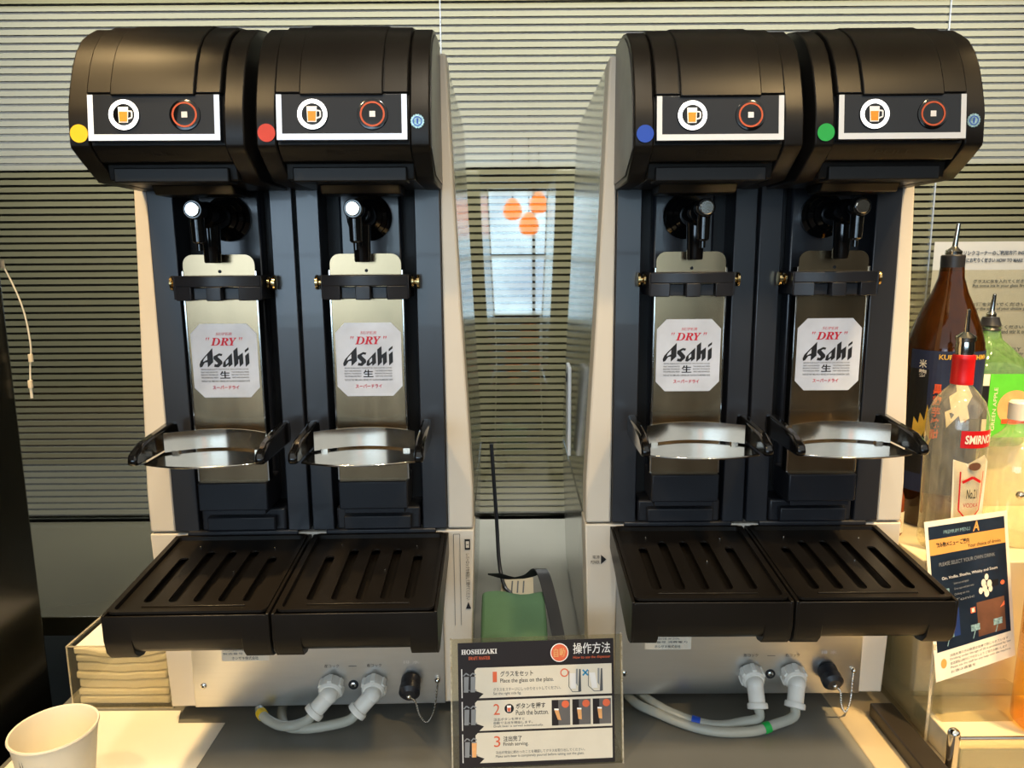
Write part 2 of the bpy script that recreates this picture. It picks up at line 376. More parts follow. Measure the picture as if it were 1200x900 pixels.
    # black column with two channels
    for xs in (-1, 1):
        for a, b_ in ((.002, .033), (.160, .195)):
            MB().box(min(xs*a, xs*b_), max(xs*a, xs*b_), -.004, .05, .302, .79).build('column_flange', 'column', t, bevel=.0015)
        xc = xs*.0965
        MB().box(xc-.0635, xc+.0635, .042, .05, .302, .79).build('channel_back', 'deep', t)
        MB().box(xc-.043, xc+.043, .022, .042, .345, .79).build('channel_plate', 'column', t, bevel=.004)
        MB().box(xc-.06, xc+.06, -.002, .042, .302, .335).build('channel_sill', 'black', t, bevel=.003)
        MB().box(xc-.048, xc+.048, -.014, -.002, .306, .326).build('sill_block', 'black', t, bevel=.002)
    # two tap units
    for i, xs in enumerate((-1, 1)):
        xc = xs*.1030+hx; W = .0965
        hd = MB()
        base = PROF+[(-.1575, .8085), (-.147, .801), (-.128, .789), (-.107, .7765), (0, .7765)]
        for s in (-1, 1):
            a, b_ = xc+s*(W-.022), xc+s*W
            hd.prism(base, min(a, b_), max(a, b_), 'x')
        inner = [(y+.004, z) for y, z in PROF if z > .80]+[(-.153, .809), (-.138, .796), (-.126, .796), (-.122, .777), (0, .777)]
        inner[0] = (0, .960)
        hd.prism(inner, xc-W+.0215, xc+W-.0215, 'x')
        hd = hd.build('tap_head', 'hood', t, bevel=.0016)
        for wd, d, zb in ((.0735, .007, .866), (.0460, .0115, .863)):
            pr = [p_ for p_ in PROF if p_[1] > zb+.004]
            pr = pr + [(-.1512+(.876-zb-.01)*0, zb)]
            o = offs(pr, d); o[0] = (0, o[0][1])
            inn = [(y+.012, z-.006) for y, z in reversed(pr)]; inn[0] = (inn[0][0], zb); inn[-1] = (0, inn[-1][1])
            MB().prism(o+inn, xc-wd, xc+wd, 'x').build('hood_cover', 'hood', hd, bevel=.0015)
        MB().box(xc-.066, xc+.066, -.130, -.10, .7745, .791).build('chin_block', 'deep', hd, bevel=.0015)
        MB().prism([(-.075, .7775), (-.02, .7775), (-.028, .766), (-.066, .766)], xc-.05, xc+.05, 'x').build('tap_mount', 'hood', hd, bevel=.002)
        # control panel
        pn = MB().prism([(-.1645, .8145), (-.1587, .8655), (-.145, .8655), (-.148, .8145)], xc-.0725, xc+.0725, 'x').build('control_panel', 'panel', hd, bevel=.001)
        q = Print(pn, plane((xc, -.1645, .8145), (1, 0, 0), (0, .0058, .051)))
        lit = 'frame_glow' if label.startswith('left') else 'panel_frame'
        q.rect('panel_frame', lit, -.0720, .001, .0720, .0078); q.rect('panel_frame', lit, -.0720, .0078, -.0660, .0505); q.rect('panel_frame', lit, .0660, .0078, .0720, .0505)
        q.done()
        f = plane((xc, -.1645, .8145), (1, 0, 0), (0, .0058, .051))
        for kind, u in (('pour_button', -.032), ('stop_button', .034)):
            c = f(u, .0285, 0); n_ = (f(0, 0, 1)-f(0, 0, 0))
            b = MB().lathe([(.0172, 0), (.0168, .0012), (.0155, .0016)], c, n_, 36).build(kind, 'glossy_black', hd)
            q = Print(b, plane(f(u, .0285, .0016), (1, 0, 0), (0, .0058, .051)))
            if kind == 'pour_button':
                q.ring('light_ring', 'ring_glow', 0, 0, .0118, .0165)
                q.poly('glass_icon', 'foam_icon', [(-.0055, -.0085), (.0045, -.0085), (.0052, .0085), (-.0062, .0085)])
                q.poly('beer_icon', 'amber_icon', [(-.0046, -.0075), (.0036, -.0075), (.0041, .0032), (-.0051, .0032)], .0007)
                q.line('glass_icon', 'foam_icon', [(.0045, .004), (.0088, .0035), (.0088, -.003), (.0045, -.0045)], .0016)
            else:
                q.ring('button_ring', 'orange_ring', 0, 0, .0118, .0138)
                q.rect('stop_icon', 'white_mark', -.0032, -.0032, .0032, .0032)
            q.done()
        s = MB().lathe([(.0098, 0), (.0098, .0006)], (xc-.0845, -.1594, .8240), (0, -1, .04), 36).build('colour_dot', dots[i], hd)
        if xs > 0:
            g = MB()
            g.prism([(.0070*(1+.12*(k % 2))*math.cos(k*math.pi/16)+xc+.083, .0070*(1+.12*(k % 2))*math.sin(k*math.pi/16)+.836) for k in range(32)], -.1588, -.1580, 'y')
            g = g.build('maker_badge', 'badge', hd)
            q = Print(g, plane((xc+.083, -.1588, .836), (1, 0, 0), (0, 0, 1)))
            q.ring('badge_mark', 'blue', 0, 0, .0042, .0052); q.line('badge_mark', 'blue', [(0, .003), (0, -.003)], .0016); q.done()
        q = Print(hd, plane((xc, -.1535, .8088), (1, 0, 0), (0, -.015, .013)))
        q.text('deep', 'PULL', -.022, -.011, .022, -.004, wz=.0008); q.done()
        sp = [(y+.006, z-.004) for y, z in PROF]; sp[0] = (0, .958)
        xa_ = xc+xs*W; MB().prism(sp+[(-.10, .784), (0, .784)], min(xa_, xa_+xs*.0015), max(xa_, xa_+xs*.0015), 'x').build('head_side_panel', 'head_side_sheen', hd, bevel=.0006)
        # the tap
        xt = xs*.0965
        tp = MB(); tp.lathe([(.031, 0), (.031, .006), (.026, .010), (.026, .018), (.021, .022), (.021, .030), (.0165, .034), (.0165, .082), (.013, .091)], (xt, .022, .742), (0, -1, 0), 32)
        tp.lathe([(.013, .0), (.0115, .03), (.0105, .062), (.0095, .064)], (xt, -.046, .746), (0, .0, -1), 24)
        tp = tp.build('tap', 'glossy_black', t)
        MB().lathe([(.0078, 0), (.0082, .006), (.0078, .032), (.006, .034), (.0036, .035), (.0036, .043)], (xt, -.086, .740), (0, .03, -1), 20).build('vent_nozzle', 'glossy_black', tp)
        k_ = MB().lathe([(.0118, -.012), (.0118, .004), (.0105, .006)], (xt, -.093, .746), (0, -1, 0), 28).build('knob', 'glossy_black', tp)
        MB().lathe([(.0088, 0), (.0088, .0015), (.0078, .0022)], (xt, -.099, .746), (0, -1, 0), 28).build('knob_cap', 'chrome', k_)
        # stainless tilt plate
        pl = MB().prism(rrect(xt-.0470, xt+.0470, .372, .693, .013), -.046, -.044, 'y')
        pl = pl.build('tilt_plate', 'steel_plate', t); pl.location.y = .018
        for s in (-1, 1):
            MB().box(xt+s*.0480-.0012, xt+s*.0480+.0012, -.047, -.030, .384, .672).build('side_fold', 'chrome', pl, bevel=.0005)
        MB().lathe([(.0022, 0), (.0022, .0006)], (xt+.001, -.0461, .671), (0, -1, 0), 12).build('hole', 'deep', pl)
        k = .088/720
        U = lambda x, y: ((x-408)*k, (454-y)*k*1.04)
        q = Print(pl, plane((xt, -.0462, .552), (1, 0, 0), (0, 0, 1)))
        oct_ = [(-.044, -.0365), (-.031, -.05), (.031, -.05), (.044, -.0365), (.044, .0365), (.031, .05), (-.031, .05), (-.044, .0365)]
        q.poly('sticker', 'sticker', oct_)
        for pg in ASAHI: q.poly('lettering', 'ink', [U(*c_) for c_ in pg], .0008)
        for pg in AHOLE: q.poly('lettering', 'sticker', [U(*c_) for c_ in pg], .0011)
        q.text('ink_red', '𝑆𝑈𝑃𝐸𝑅', *U(322, 182), *U(500, 152), bold=.004)
        q.text('ink_red', '𝑫𝑹𝒀', *U(262, 290), *U(548, 208), bold=.01)
        for a in (205, 228, 566, 588):
            q.poly('lettering', 'ink_red', [U(a+10, 205), U(a+24, 205), U(a+8, 240)], .0008)
        q.text('ink', '生', *U(338, 642), *U(450, 562), bold=.02)
        lines = ['BREWED FROM QUALITY INGREDIENTS BY USING OUR PURE CULTURE', 'YEAST AND ADVANCED', 'BREWING TECHNIQUES', 'THE SPARKLING FRESH', 'TASTE OF THE TIMES AND A REFINED DRY FLAVOUR FOR MODERN TASTE']
        q.text('ink_grey', lines[0], *U(135, 552), *U(655, 536), bold=.01); q.text('ink_grey', lines[4], *U(130, 680), *U(662, 662), bold=.01)
        for r_, yy in enumerate((582, 612, 640)):
            q.text('ink_grey', lines[1+r_], *U(130, yy), *U(318, yy-16), bold=.01); q.text('ink_grey', lines[3-r_], *U(468, yy), *U(658, yy-16), bold=.01)
        q.text('ink_red', 'スーパードライ', *U(248, 760), *U(540, 718), bold=.02)
        q.done()
        # foot that carries the plate
        ft = MB().box(xt-.0475, xt+.0475, -.056, .004, .344, .384).build('plate_foot', 'black', t, bevel=.002); ft.location.y = .018
        MB().box(xt-.042, xt+.042, -.050, .01, .336, .344).build('foot_ledge', 'black', ft, bevel=.001)
        XT = xt; xt = 0
        # guide bracket
        g = MB(); n = 16; outer = []; 
        for k2 in range(n+1):
            x = -.064+.128*k2/n; outer.append((xt+x, -.055-.015*(1-(x/.064)**2)))
        inner_ = [(xt+.064, -.044), (xt-.064, -.044)]
        g.prism(outer+inner_, .651, .664, 'z'); 
        g.prism([(xt-.066, -.056), (xt-.064, -.044), (xt-.066, .0)]+[(xt-.056, .0), (xt-.056, -.05)], .636, .664, 'z')
        g.prism([(xt+.066, -.056), (xt+.064, -.044), (xt+.066, .0)]+[(xt+.056, .0), (xt+.056, -.05)], .636, .664, 'z')
        for a, b_ in ((-.064, -.036), (-.012, .010), (.034, .064)):
            sub = [(xt+x, -.0545-.015*(1-(x/.064)**2)) for x in [a+(b_-a)*j/4 for j in range(5)]]
            g.prism(sub+[(xt+b_, -.045), (xt+a, -.045)], .635, .6515, 'z')
        g = g.build('guide_bracket', 'black', t, bevel=.0012); g.location = (XT, .018, 0); g.scale = (.875, 1, 1.12); g.location.z = -.078
        for a, b_ in ((-.035, -.013), (.011, .033)):
            yc = -.062; MB().box(xt+a, xt+b_, yc+.004, yc+.010, .636, .650).build('bracket_pocket', 'black', g, bevel=.001)
        for s in (-1, 1):
            sc = MB(); x0 = xt+s*.066
            sc.lathe([(.0055, 0), (.0072, .0015), (.0072, .0045), (.004, .006), (.004, .009), (.0088, .010), (.0088, .0135), (.006, .0145)], (x0, -.032, .655), (s, 0, 0), 20)
            sc.build('thumb_screw', 'brass', g)
        xt = XT
        # glass rest
        arc = [(0+x_*.0665/6, -.174+.018*(x_/6)**2) for x_ in range(-6, 7)]
        ds = MB().prism(arc+[(0+.068, -.07), (0+.05, -.05), (0-.05, -.05), (0-.068, -.07)], .4425, .445, 'z').build('glass_rest', 'mirror', t, bevel=.0006); ds.location = (xt, .027, -.007); ds.scale = (1.07, 1, 1)
        bn = MB(); xa = [(-.061+.122*j/14) for j in range(15)]
        o1 = [(0+x, -.088-.024*(x/.061)**2) for x in xa]; o2 = [(x, y+.002) for x, y in reversed(o1)]
        bn.prism(o1+o2, .4475, .4725, 'z'); [bn.box(0+x_-.004, 0+x_+.004, -.108, -.100, .4445, .4485) for x_ in (-.05, .05)]; bn.build('rest_band', 'mirror', ds, angle=50)
        for s in (-1, 1):
            prof = [(-.172, .446), (-.176, .452), (-.172, .460), (-.150, .470), (-.07, .478), (-.056, .476), (-.052, .462), (-.056, .446)]
            MB().prism(prof, 0+s*.066, 0+s*.077, 'x').build('rest_wing', 'glossy_black', ds, bevel=.003)
        MB().box(0-.03, 0+.03, -.08, -.047, .425, .4425).build('rest_arm', 'steel', ds, bevel=.002)
        # drip tray
        sh = Matrix(((1, 0, 0, xs*.0965), (0, 1, 0, 0), (0, .092, 1, 0), (0, 0, 0, 1))); sh[0][3] = xs*.0990
        tw = .0975
        side = [(0, .2945), (-.205, .2945), (-.2045, .262), (-.201, .245), (-.193, .234), (-.180, .229), (-.168, .229), (-.06, .252), (0, .262)]
        mid = [(0, .280), (-.199, .280), (-.2030, .2935), (-.2050, .2935), (-.2045, .264), (-.2005, .250), (-.192, .241), (-.180, .2365), (-.06, .255), (0, .264)]
        low = [(-.2035, .2925), (-.2050, .2925), (-.2045, .262), (-.201, .245), (-.193, .234), (-.180, .229), (-.150, .234), (-.150, .262), (-.199, .270)]
        g = MB(sh); g.prism(side, -tw, -tw+.004, 'x'); g.prism(side, tw-.004, tw, 'x')
        g.prism(low, -tw+.003, -.064, 'x'); g.prism(low, .064, tw-.003, 'x')
        g.prism(mid, -tw+.004, tw-.004, 'x')
        g.box(-tw, tw, -.004, 0.0, .270, .2945)
        tr = g.build('drip_tray', 'hood', t, bevel=.0012)
        # grate with five real slots
        cv = bpy.data.curves.new('g', 'CURVE'); cv.dimensions = '2D'; cv.fill_mode = 'BOTH'; cv.extrude = .0012
        def loop(pts):
            sp = cv.splines.new('POLY'); sp.points.add(len(pts)-1); sp.use_cyclic_u = True
            for j, (a, b_) in enumerate(pts): sp.points[j].co = (a, b_, 0, 1)
        loop(rrect(-.0885, .0885, -.1945, -.008, .006))
        for j in range(5):
            x = (j-2)*.0300; loop(rrect(x-.0062, x+.0062, -.170, -.040 if j not in (0, 4) else -.058, .0060))
        oc = bpy.data.objects.new('g', cv); me = bpy.data.meshes.new_from_object(oc)
        g = MB(sh @ Matrix.Translation((0, 0, .2895))); g.add([tuple(v.co) for v in me.vertices], [tuple(p_.vertices) for p_ in me.polygons])
        bpy.data.objects.remove(oc); bpy.data.meshes.remove(me); bpy.data.curves.remove(cv)
        gr = g.build('grate', 'hood', tr)
        g = MB(sh); fr = rrect(-.0935, .0935, -.2005, -.003, .008); fi = rrect(-.0885, .0885, -.1945, -.008, .006); n = len(fr)
        g.add([(x, y, .2965) for x, y in fr]+[(x, y, .2965) for x, y in fi]+[(x, y, .2895) for x, y in fi]+[(x, y, .2935) for x, y in fr],
              [(j, (j+1) % n, (j+1) % n+n, j+n) for j in range(n)]+[(j+n, (j+1) % n+n, (j+1) % n+2*n, j+2*n) for j in range(n)]+[(j, (j+1) % n, (j+1) % n+3*n, j+3*n) for j in range(n)])
        g.build('tray_rim', 'hood', tr)
        MB(sh).box(-.062, .062, -.1815, -.1795, .2895, .2925).build('grate_ridge', 'hood', tr, bevel=.0008)
        MB(sh).box(-.078, .080, -.006, .0, .2965, .3035).build('rear_lip', 'black', tr, bevel=.002)
        for a, b_ in ((-.05, -.03), (.02, -.10), (.055, -.035)):
            MB(sh).lathe([(.0012, 0), (.0012, .0012), (.0005, .0018)], (a, b_, .291), (0, 0, 1), 8).build('water_drop', 'chrome', gr)
    return t

lh = [('yellow', [(-.035, -.050, .024), (-.06, -.040, .022), (-.085, -.02, .026), (-.10, .04, .012), (-.10, .2, .009)], .62),
      ('hose', [(.02, -.048, .022), (-.02, -.046, .017), (-.05, -.03, .016), (-.07, .05, .010), (-.08, .2, .009)], .8)]
rh = [('blue', [(-.005, -.055, .013), (-.045, -.058, .010), (-.09, -.045, .014), (-.13, -.01, .017), (-.15, .05, .012), (-.15, .2, .009)], .50),
      ('green', [(.04, -.062, .014), (.0, -.070, .008), (-.06, -.066, .008), (-.12, -.035, .012), (-.165, .02, .014), (-.17, .2, .009)], .33)]
mL = dispenser('left twin beer dispenser with a yellow and a red dot on its black tap heads', (-.290, 0, CT), R(1.0), ('yellow', 'red'),
               [(-.75, -.35, -.75), (-.75, -.35, -.72)], lh, -.002)
mR = dispenser('right twin beer dispenser with a blue and a green dot on its black tap heads', (.340, .022, CT), R(-.2), ('blue', 'green'),
               [(.0, -.55, -.85), (-.25, -.5, -.85)], rh, .002)
q = Print(mL, plane((0, -.0012, 0), (1, 0, 0), (0, 0, 1)))
q.rect('warning_mark', 'ink', .2195, .268, .2275, .284); q.rect('warning_mark', 'shell', .2212, .271, .2258, .281, .0008); q.line('warning_mark', 'ink', [(.222, .276), (.225, .276)], .001, .001)
q.text('ink', 'レバーロックを解除して開けてください', .2205, .190, .2265, .262, rot=-1); q.poly('warning_mark', 'ink', [(.2195, .176), (.2275, .176), (.2235, .187)])
q.line('panel_line', 'ink_grey', [(.2035, .15), (.2035, .292), (.2125, .292), (.2125, .15)], .0007); q.done()
q = Print(mR, plane((0, -.0012, 0), (1, 0, 0), (0, 0, 1)))
q.text('ink', '電源', -.222, .245, -.2115, .250); q.text('ink', 'POWER', -.2245, .237, -.2115, .242); q.poly('warning_mark', 'ink', [(-.2095, .236), (-.2095, .251), (-.2015, .2435)]); q.done()

# ------------------------------------------------------------------ instruction card on its clear stand
t = thing('instruction_sign', 'black and cream how-to card with three numbered steps in a clear stand', 'sign', (.030, -.108, CT), R(3))
lean = Matrix.Rotation(R(-9), 4, 'X')
MB(lean).box(-.115, .120, .0, .002, .0, .178).build('clear_front', 'acrylic', t)
b = MB(); b.box(-.115, .120, .0, .07, .0, .003); b = b.build('clear_foot', 'acrylic', t)
g = MB(lean); g.box(-.1155, -.1135, -.001, .006, 0, .178); g.box(.1185, .1205, -.001, .006, 0, .178); g.build('clear_edge', 'acrylic_edge', t)
cd = MB(lean).box(-.105, .108, -.0012, -.0002, .003, .173).build('card', 'card_dark', t)
lv = lean @ Vector((0, 0, 1)); f0 = plane(lean @ Vector((0, -.0014, .003)), (1, 0, 0), lv)
cw, chh = .213, .170
def cf(u, v, wz):     # u, v in card units: 0..1200 across, 0..900 up
    return f0(-.105+u/1000*cw, v/800*chh, wz)
q = Print(cd, cf)
q.text('white_mark', '𝐇𝐎𝐒𝐇𝐈𝐙𝐀𝐊𝐈', 22, 728, 250, 760, bold=.015); q.text('salmon', '𝐃𝐑𝐀𝐅𝐓 𝐌𝐀𝐒𝐓𝐄𝐑', 68, 692, 205, 714)
q.text('white_mark', '操作方法', 738, 708, 978, 780, bold=.008); q.text('salmon', 'How to use the dispenser', 738, 672, 978, 695)
q.disc('badge', 'foam_icon', 650, 720, 58, .0005, ry=60); q.disc('badge', 'salmon', 650, 720, 53, .0007, ry=55); q.text('apricot', '自動', 612, 690, 688, 750, .001, bold=.02)
for (v0, v1) in ((445, 640), (235, 430), (28, 222)):
    q.poly('step_panel', 'card_cream', [(130, v0), (985, v0), (985, v1), (120, v1), (105, v1-15), (105, v0+50), (160, v0+28)], .0005)
    q.rect('step_mark', 'white_mark', 20, v0+5, 26, v1-5, .0005)
    for du in (35, 78):
        q.poly('tap_picture', 'grey_mark', [(du, v0+40), (du+28, v0+40), (du+33, v1-55), (du+2, v1-55)], .0008); q.line('tap_picture', 'grey_mark', [(du-2, v1-50), (du+15, v1-32), (du+34, v1-45)], 8, .0008)
        q.line('tap_picture', 'grey_mark', [(du-2, v0+48), (du+20, v0+58), (du+38, v0+52)], 5, .001)
q.poly('tap_picture', 'apricot', [(82, 68), (108, 68), (112, 160), (80, 160)], .0011)
q.text('salmon', '1', 220, 545, 247, 612); q.text('ink', 'グラスをセット', 268, 578, 478, 615, bold=.01); q.text('ink', 'Place the glass on the plate.', 268, 532, 610, 566)
q.text('ink_grey', 'グラスをステージにしっかりセットしてください。', 222, 486, 655, 508); q.text('ink_grey', 'Set the right side fig.', 222, 458, 400, 480)
q.ring('ok_mark', 'salmon', 680, 590, 20, 27, .0008)
q.line('cross_mark', 'cyan_mark', [(798, 568), (832, 604)], 10, .0008); q.line('cross_mark', 'cyan_mark', [(798, 604), (832, 568)], 10, .0008)
for u0, sk in ((705, 0), (845, 14)):
    q.line('glass_picture', 'ink_grey', [(u0+5-sk, 600), (u0-sk+2, 500), (u0+25, 465), (u0+75, 465)], 4, .0008)
    q.poly('glass_picture', 'white_mark', [(u0+12, 485), (u0+48, 485), (u0+46-sk, 585), (u0+8-sk, 585)], .0009)
    q.poly('glass_picture', 'ink_grey', [(u0+62, 465), (u0+82, 465), (u0+80, 610), (u0+70, 610)], .0008); q.poly('glass_picture', 'grey_mark', [(u0+48, 520), (u0+60, 500), (u0+62, 612), (u0+50, 612)], .0008)
q.text('salmon', '2', 222, 335, 262, 405); q.disc('button_picture', 'ink', 322, 372, 30, .0007); q.poly('button_picture', 'foam_icon', [(310, 352), (332, 352), (334, 392), (308, 392)], .0009); q.poly('button_picture', 'salmon', [(312, 354), (330, 354), (332, 378), (310, 378)], .0011)
q.text('ink', 'ボタンを押す', 365, 368, 555, 405, bold=.01); q.text('ink', 'Push the button.', 365, 328, 575, 360)
for k, s_ in enumerate(('注出ボタンを押すと', '自動で注出を開始します。', 'Draft beer is served automatically.')):
    q.text('ink_grey', s_, 222, 296-k*23, [420, 470, 540][k], 314-k*23)
for u0, sk in ((595, 14), (728, 0), (860, 0)):
    q.rect('step_photo#%d' % u0, 'card_grey', u0, 252, u0+118, 416, .0008); q.rect('step_photo#%d' % u0, 'card_dark', u0, 252, u0+42, 416, .001); q.disc('step_photo#%d' % u0, 'salmon', u0+88, 388, 24, .0012)
    q.poly('step_photo#%d' % u0, 'apricot', [(u0+38, 290), (u0+60, 285), (u0+58-sk, 350), (u0+30-sk, 352)], .0013); q.poly('step_photo#%d' % u0, 'foam_icon', [(u0+58-sk, 350), (u0+30-sk, 352), (u0+30-sk, 362), (u0+58-sk, 360)], .0013)
q.text('salmon', '3', 222, 128, 262, 198); q.text('ink', '注出完了', 282, 162, 400, 196, bold=.01); q.text('ink', 'Finish serving.', 282, 126, 442, 156)
q.text('ink_grey', '注出が完全に終わったことを確認してグラスを取り出してください。', 232, 82, 805, 102); q.text('ink_grey', 'Make sure beer is completely poured before taking out the glass.', 232, 55, 800, 76)
q.done()

# ------------------------------------------------------------------ left side: napkins, cup, paper, appliance, cord
t = thing('napkin_box', 'clear acrylic box full of white napkins beside the left dispenser', 'box', (-.608, .03, CT))
for bx in ((-.078, .078, 0, .002, .002, .105), (-.078, -.076, .002, .19, .002, .105), (.076, .078, .002, .19, .002, .105), (-.076, .076, .188, .19, .002, .105), (-.078, .078, 0, .19, .0, .002)):
    MB().box(*bx).build('clear_wall', 'acrylic', t)
for bx in ((-.0785, -.0767, -.0005, .0012, 0, .105), (.0767, .0785, -.0005, .0012, 0, .105), (-.0785, -.0767, .002, .19, .1035, .1053), (.0767, .0785, .002, .19, .1035, .1053), (-.0767, .0767, -.0005, .0010, .1035, .1053), (-.0767, .0767, -.0005, .001, 0, .002)):
    MB().box(*bx).build('wall_edge', 'acrylic_edge', t)
nt_ = [.0135, .0105, .0145, .0115, .0135, .0105, .0115]; z = .0035; nn = 14
for k, th in enumerate(nt_):
    top = []; bot = []; d = .0015*k+.0005
    off = random.uniform(-.002, .002)
    for i in range(nn+1):
        x = -.070+.140*i/nn; sag = -.010*(k/7.)*(math.cos(math.pi*x/.16)) + .0016*math.sin(i*1.1+k)*(k/7)
        top.append((x+off, z+th*.93+sag+(.010*k/7))); bot.append((x+off, z+sag*.9+(.009*k/7)))
    o = MB().prism(bot+list(reversed(top)), .008+off, .182, 'y').build('paper_napkin', 'napkin', bevel=.0025)
    o.location = (-.608, .03, CT); z += th+.0008
    tag(o, 'white folded napkins, %s layer in the clear box' % ['bottom', 'second lowest', 'third lowest', 'middle', 'third highest', 'second highest', 'top'][k], 'napkin', 'napkins in the clear box')
t = thing('paper_cup', 'open white paper cup at the lower left corner of the counter', 'cup', (-.566, -.19, CT))
g = MB(); g.lathe([(.0330, 0), (.0335, .004), (.0472, .116), (.0488, .117), (.0495, .119), (.0488, .121), (.0468, .1205), (.0455, .116), (.032, .008), (.0001, .007)], n=48)
g = g.build('cup_body', 'cup', t)
q = Print(g, lambda u, v, wz: Vector(((.0335+(v-.004)/.112*.0137+wz)*math.cos(u), (.0335+(v-.004)/.112*.0137+wz)*math.sin(u), v)))
for du in (0, .09): q.line('printed_line', 'ink_grey', [(R(-112)+du+.08*math.sin(k/3), .02+.08*k/8) for k in range(9)], .018)
q.done()
g = MB(); P_ = [(-.700, -.40), (-.44, -.40), (-.4345, -.009), (-.505, -.009), (-.515, .022), (-.700, .022)]
tag(g.prism(P_, CT+.0004, CT+.0014, 'z').build('paper_mat', 'paper'), 'large sheet of white paper on the counter under cup and napkin box', 'paper')
t = thing('black_appliance', 'tall glossy black appliance side at the left edge of the picture', 'appliance', (-1.06, -.35, 0))
MB().box(-.3, .3, -.45, .445, .05, 2.3).build('housing', 'appliance', t, bevel=.006)
MB().box(-.28, .28, -.43, .42, 0, .05).build('plinth', 'deep', t)
g = MB(); pth = curve_path([(-.772, .104, CT+.70), (-.755, .108, CT+.655), (-.742, .108, CT+.61), (-.738, .108, CT+.56), (-.742, .108, CT+.53), (-.744, .106, CT+.50)], 8)
cdw = g.tube(pth, .0012, 8).build('hanging_cord', 'nylon'); tag(cdw, 'thin pale cord hanging beside the black appliance', 'cord')
for pp in (-1, -12, 3): MB().tube([Vector(pth[pp])+Vector((0, 0, .006)), pth[pp], Vector(pth[pp])-Vector((0, 0, .006))], .0034, 10).build('cord_clip', 'label_cream', cdw)
MB().tube([pth[-1], Vector(pth[-1])-Vector((0, 0, .022))], .002, 8).build('cord_end', 'nylon', cdw)

# ------------------------------------------------------------------ between the machines
g = MB(); rs = []
for i in range(9):
    x = -.055+.112*i/8; rs.append([(x, .10+.003*math.sin(i*1.3), CT+.001), (x-.002, .24, CT+.001), (x-.002, .235, CT+.092+.004*math.sin(i*.9)), (x, .16, CT+.098-.003*abs(i-3)), (x, .115, CT+.075-.003*abs(i-2))])
tag(g.rings(rs).build('folded_cloth', 'green_cloth', bevel=.006, seg=3), 'folded green cloth standing between the two dispensers', 'cloth')
g = MB(); pp = curve_path([(-.035, .262, CT+.112), (.0, .264, CT+.102), (.03, .262, CT+.108), (.052, .25, CT+.124), (.068, .20, CT+.085), (.080, .13, CT+.035), (.086, .07, CT+.004)], 8)
rs = []
for i, p_ in enumerate(pp): rs.append([(p_.x-.012, p_.y, p_.z), (p_.x+.010, p_.y, p_.z+.001), (p_.x+.010, p_.y, p_.z+.003), (p_.x-.012, p_.y, p_.z+.003)])
tag(g.rings(rs).build('black_strap', 'black'), 'curved black strap arching behind the green cloth', 'strap')
t = thing('table_card', 'small brown paper card with dark marks lying behind the green cloth', 'card', (.008, .40, CT))
b = MB(Matrix.Rotation(R(-68), 4, 'X')).box(-.034, .034, 0, .0015, 0, .055).build('card', 'counter_cream', t)
q = Print(b, plane(Matrix.Rotation(R(-68), 4, 'X') @ Vector((0, -.0002, 0)), (1, 0, 0), Matrix.Rotation(R(-68), 4, 'X') @ Vector((0, 0, 1))))
for a in (-.012, .0, .012): q.line('card_mark', 'ink', [(a, .012), (a+.002, .045)], .003)
q.done()
g = MB().tube(curve_path([(-.045, .50, CT+.30), (-.035, .48, CT+.14), (-.03, .45, CT+.06), (-.02, .42, CT+.02), (-.005, .40, CT+.008)], 8), .004, 10)
tag(g.build('power_cable', 'black'), 'black power cable running down behind the left dispenser', 'cable')
t = thing('service_label_box', 'flat grey junction box on the inner side of the right dispenser', 'box', (.1045, .28, CT+.34), R(-1.3))
MB().box(-.006, 0, -.03, .03, 0, .16).build('cover', 'panel_frame', t, bevel=.002); MB().box(-.008, -.006, -.006, .006, .13, .145).build('switch', 'black', t)

# ------------------------------------------------------------------ bottle rack on the right
def one(name, label, cat, mb, m, **k): return tag(mb.build(name, m, **k), label, cat)
T0 = Matrix.Translation((0, 0, CT))
one('display_step', 'low cream display step behind the chrome rail', 'display step', MB(T0).box(.592, 1.25, -.1325, -.012, .0, .040), 'cream', bevel=.002)
one('display_step', 'middle cream display step under the vodka bottle', 'display step', MB(T0).box(.596, 1.25, -.010, .233, .0, .249), 'cream', bevel=.002)
one('display_step', 'rearmost and highest cream display step under the green bottle', 'display step', MB(T0).box(.596, 1.25, .235, .40, .0, .359), 'cream', bevel=.002)
t = thing('chrome_rail', 'chrome post and rail with clear strip at the lower right corner', 'rail', (0, 0, CT))
g = MB(); g.cyl((.582, -.130, 0), (.582, -.130, .060), .0075); g.ball((.582, -.130, .061), .0078, 16); g.build('rail_post', 'chrome', t)
MB().cyl((.586, -.136, .058), (1.2, -.136, .058), .0028).build('rail', 'chrome', t)
MB().box(.590, 1.2, -.1345, -.1325, .0, .055).build('rail_panel', 'acrylic', t)
t = thing('clear_screen', 'upright clear acrylic side screen between right dispenser and bottles', 'screen', (0, 0, CT))
MB().box(.5865, .5895, -.06, .40, .0, .15).build('screen_sheet', 'acrylic', t); MB().box(.586, .590, -.062, -.060, .0, .15).build('screen_edge', 'acrylic_edge', t)
t = thing('clear_screen', 'clear acrylic back screen behind the bottles', 'screen', (0, 0, CT))
MB().box(.600, 1.25, .404, .407, .0, .66).build('screen_sheet', 'acrylic', t)
MB().box(.5995, .6035, .4035, .4075, .0, .66).build('screen_edge', 'acrylic_edge', t)
tag(MB().box(.536, .570, -.30, -.001, CT, CT+.022).build('dark_bar', 'bar_brown', bevel=.002), 'dark brown bar lying on the counter between dispenser and bottle rack', 'bar')
MB_ = MB

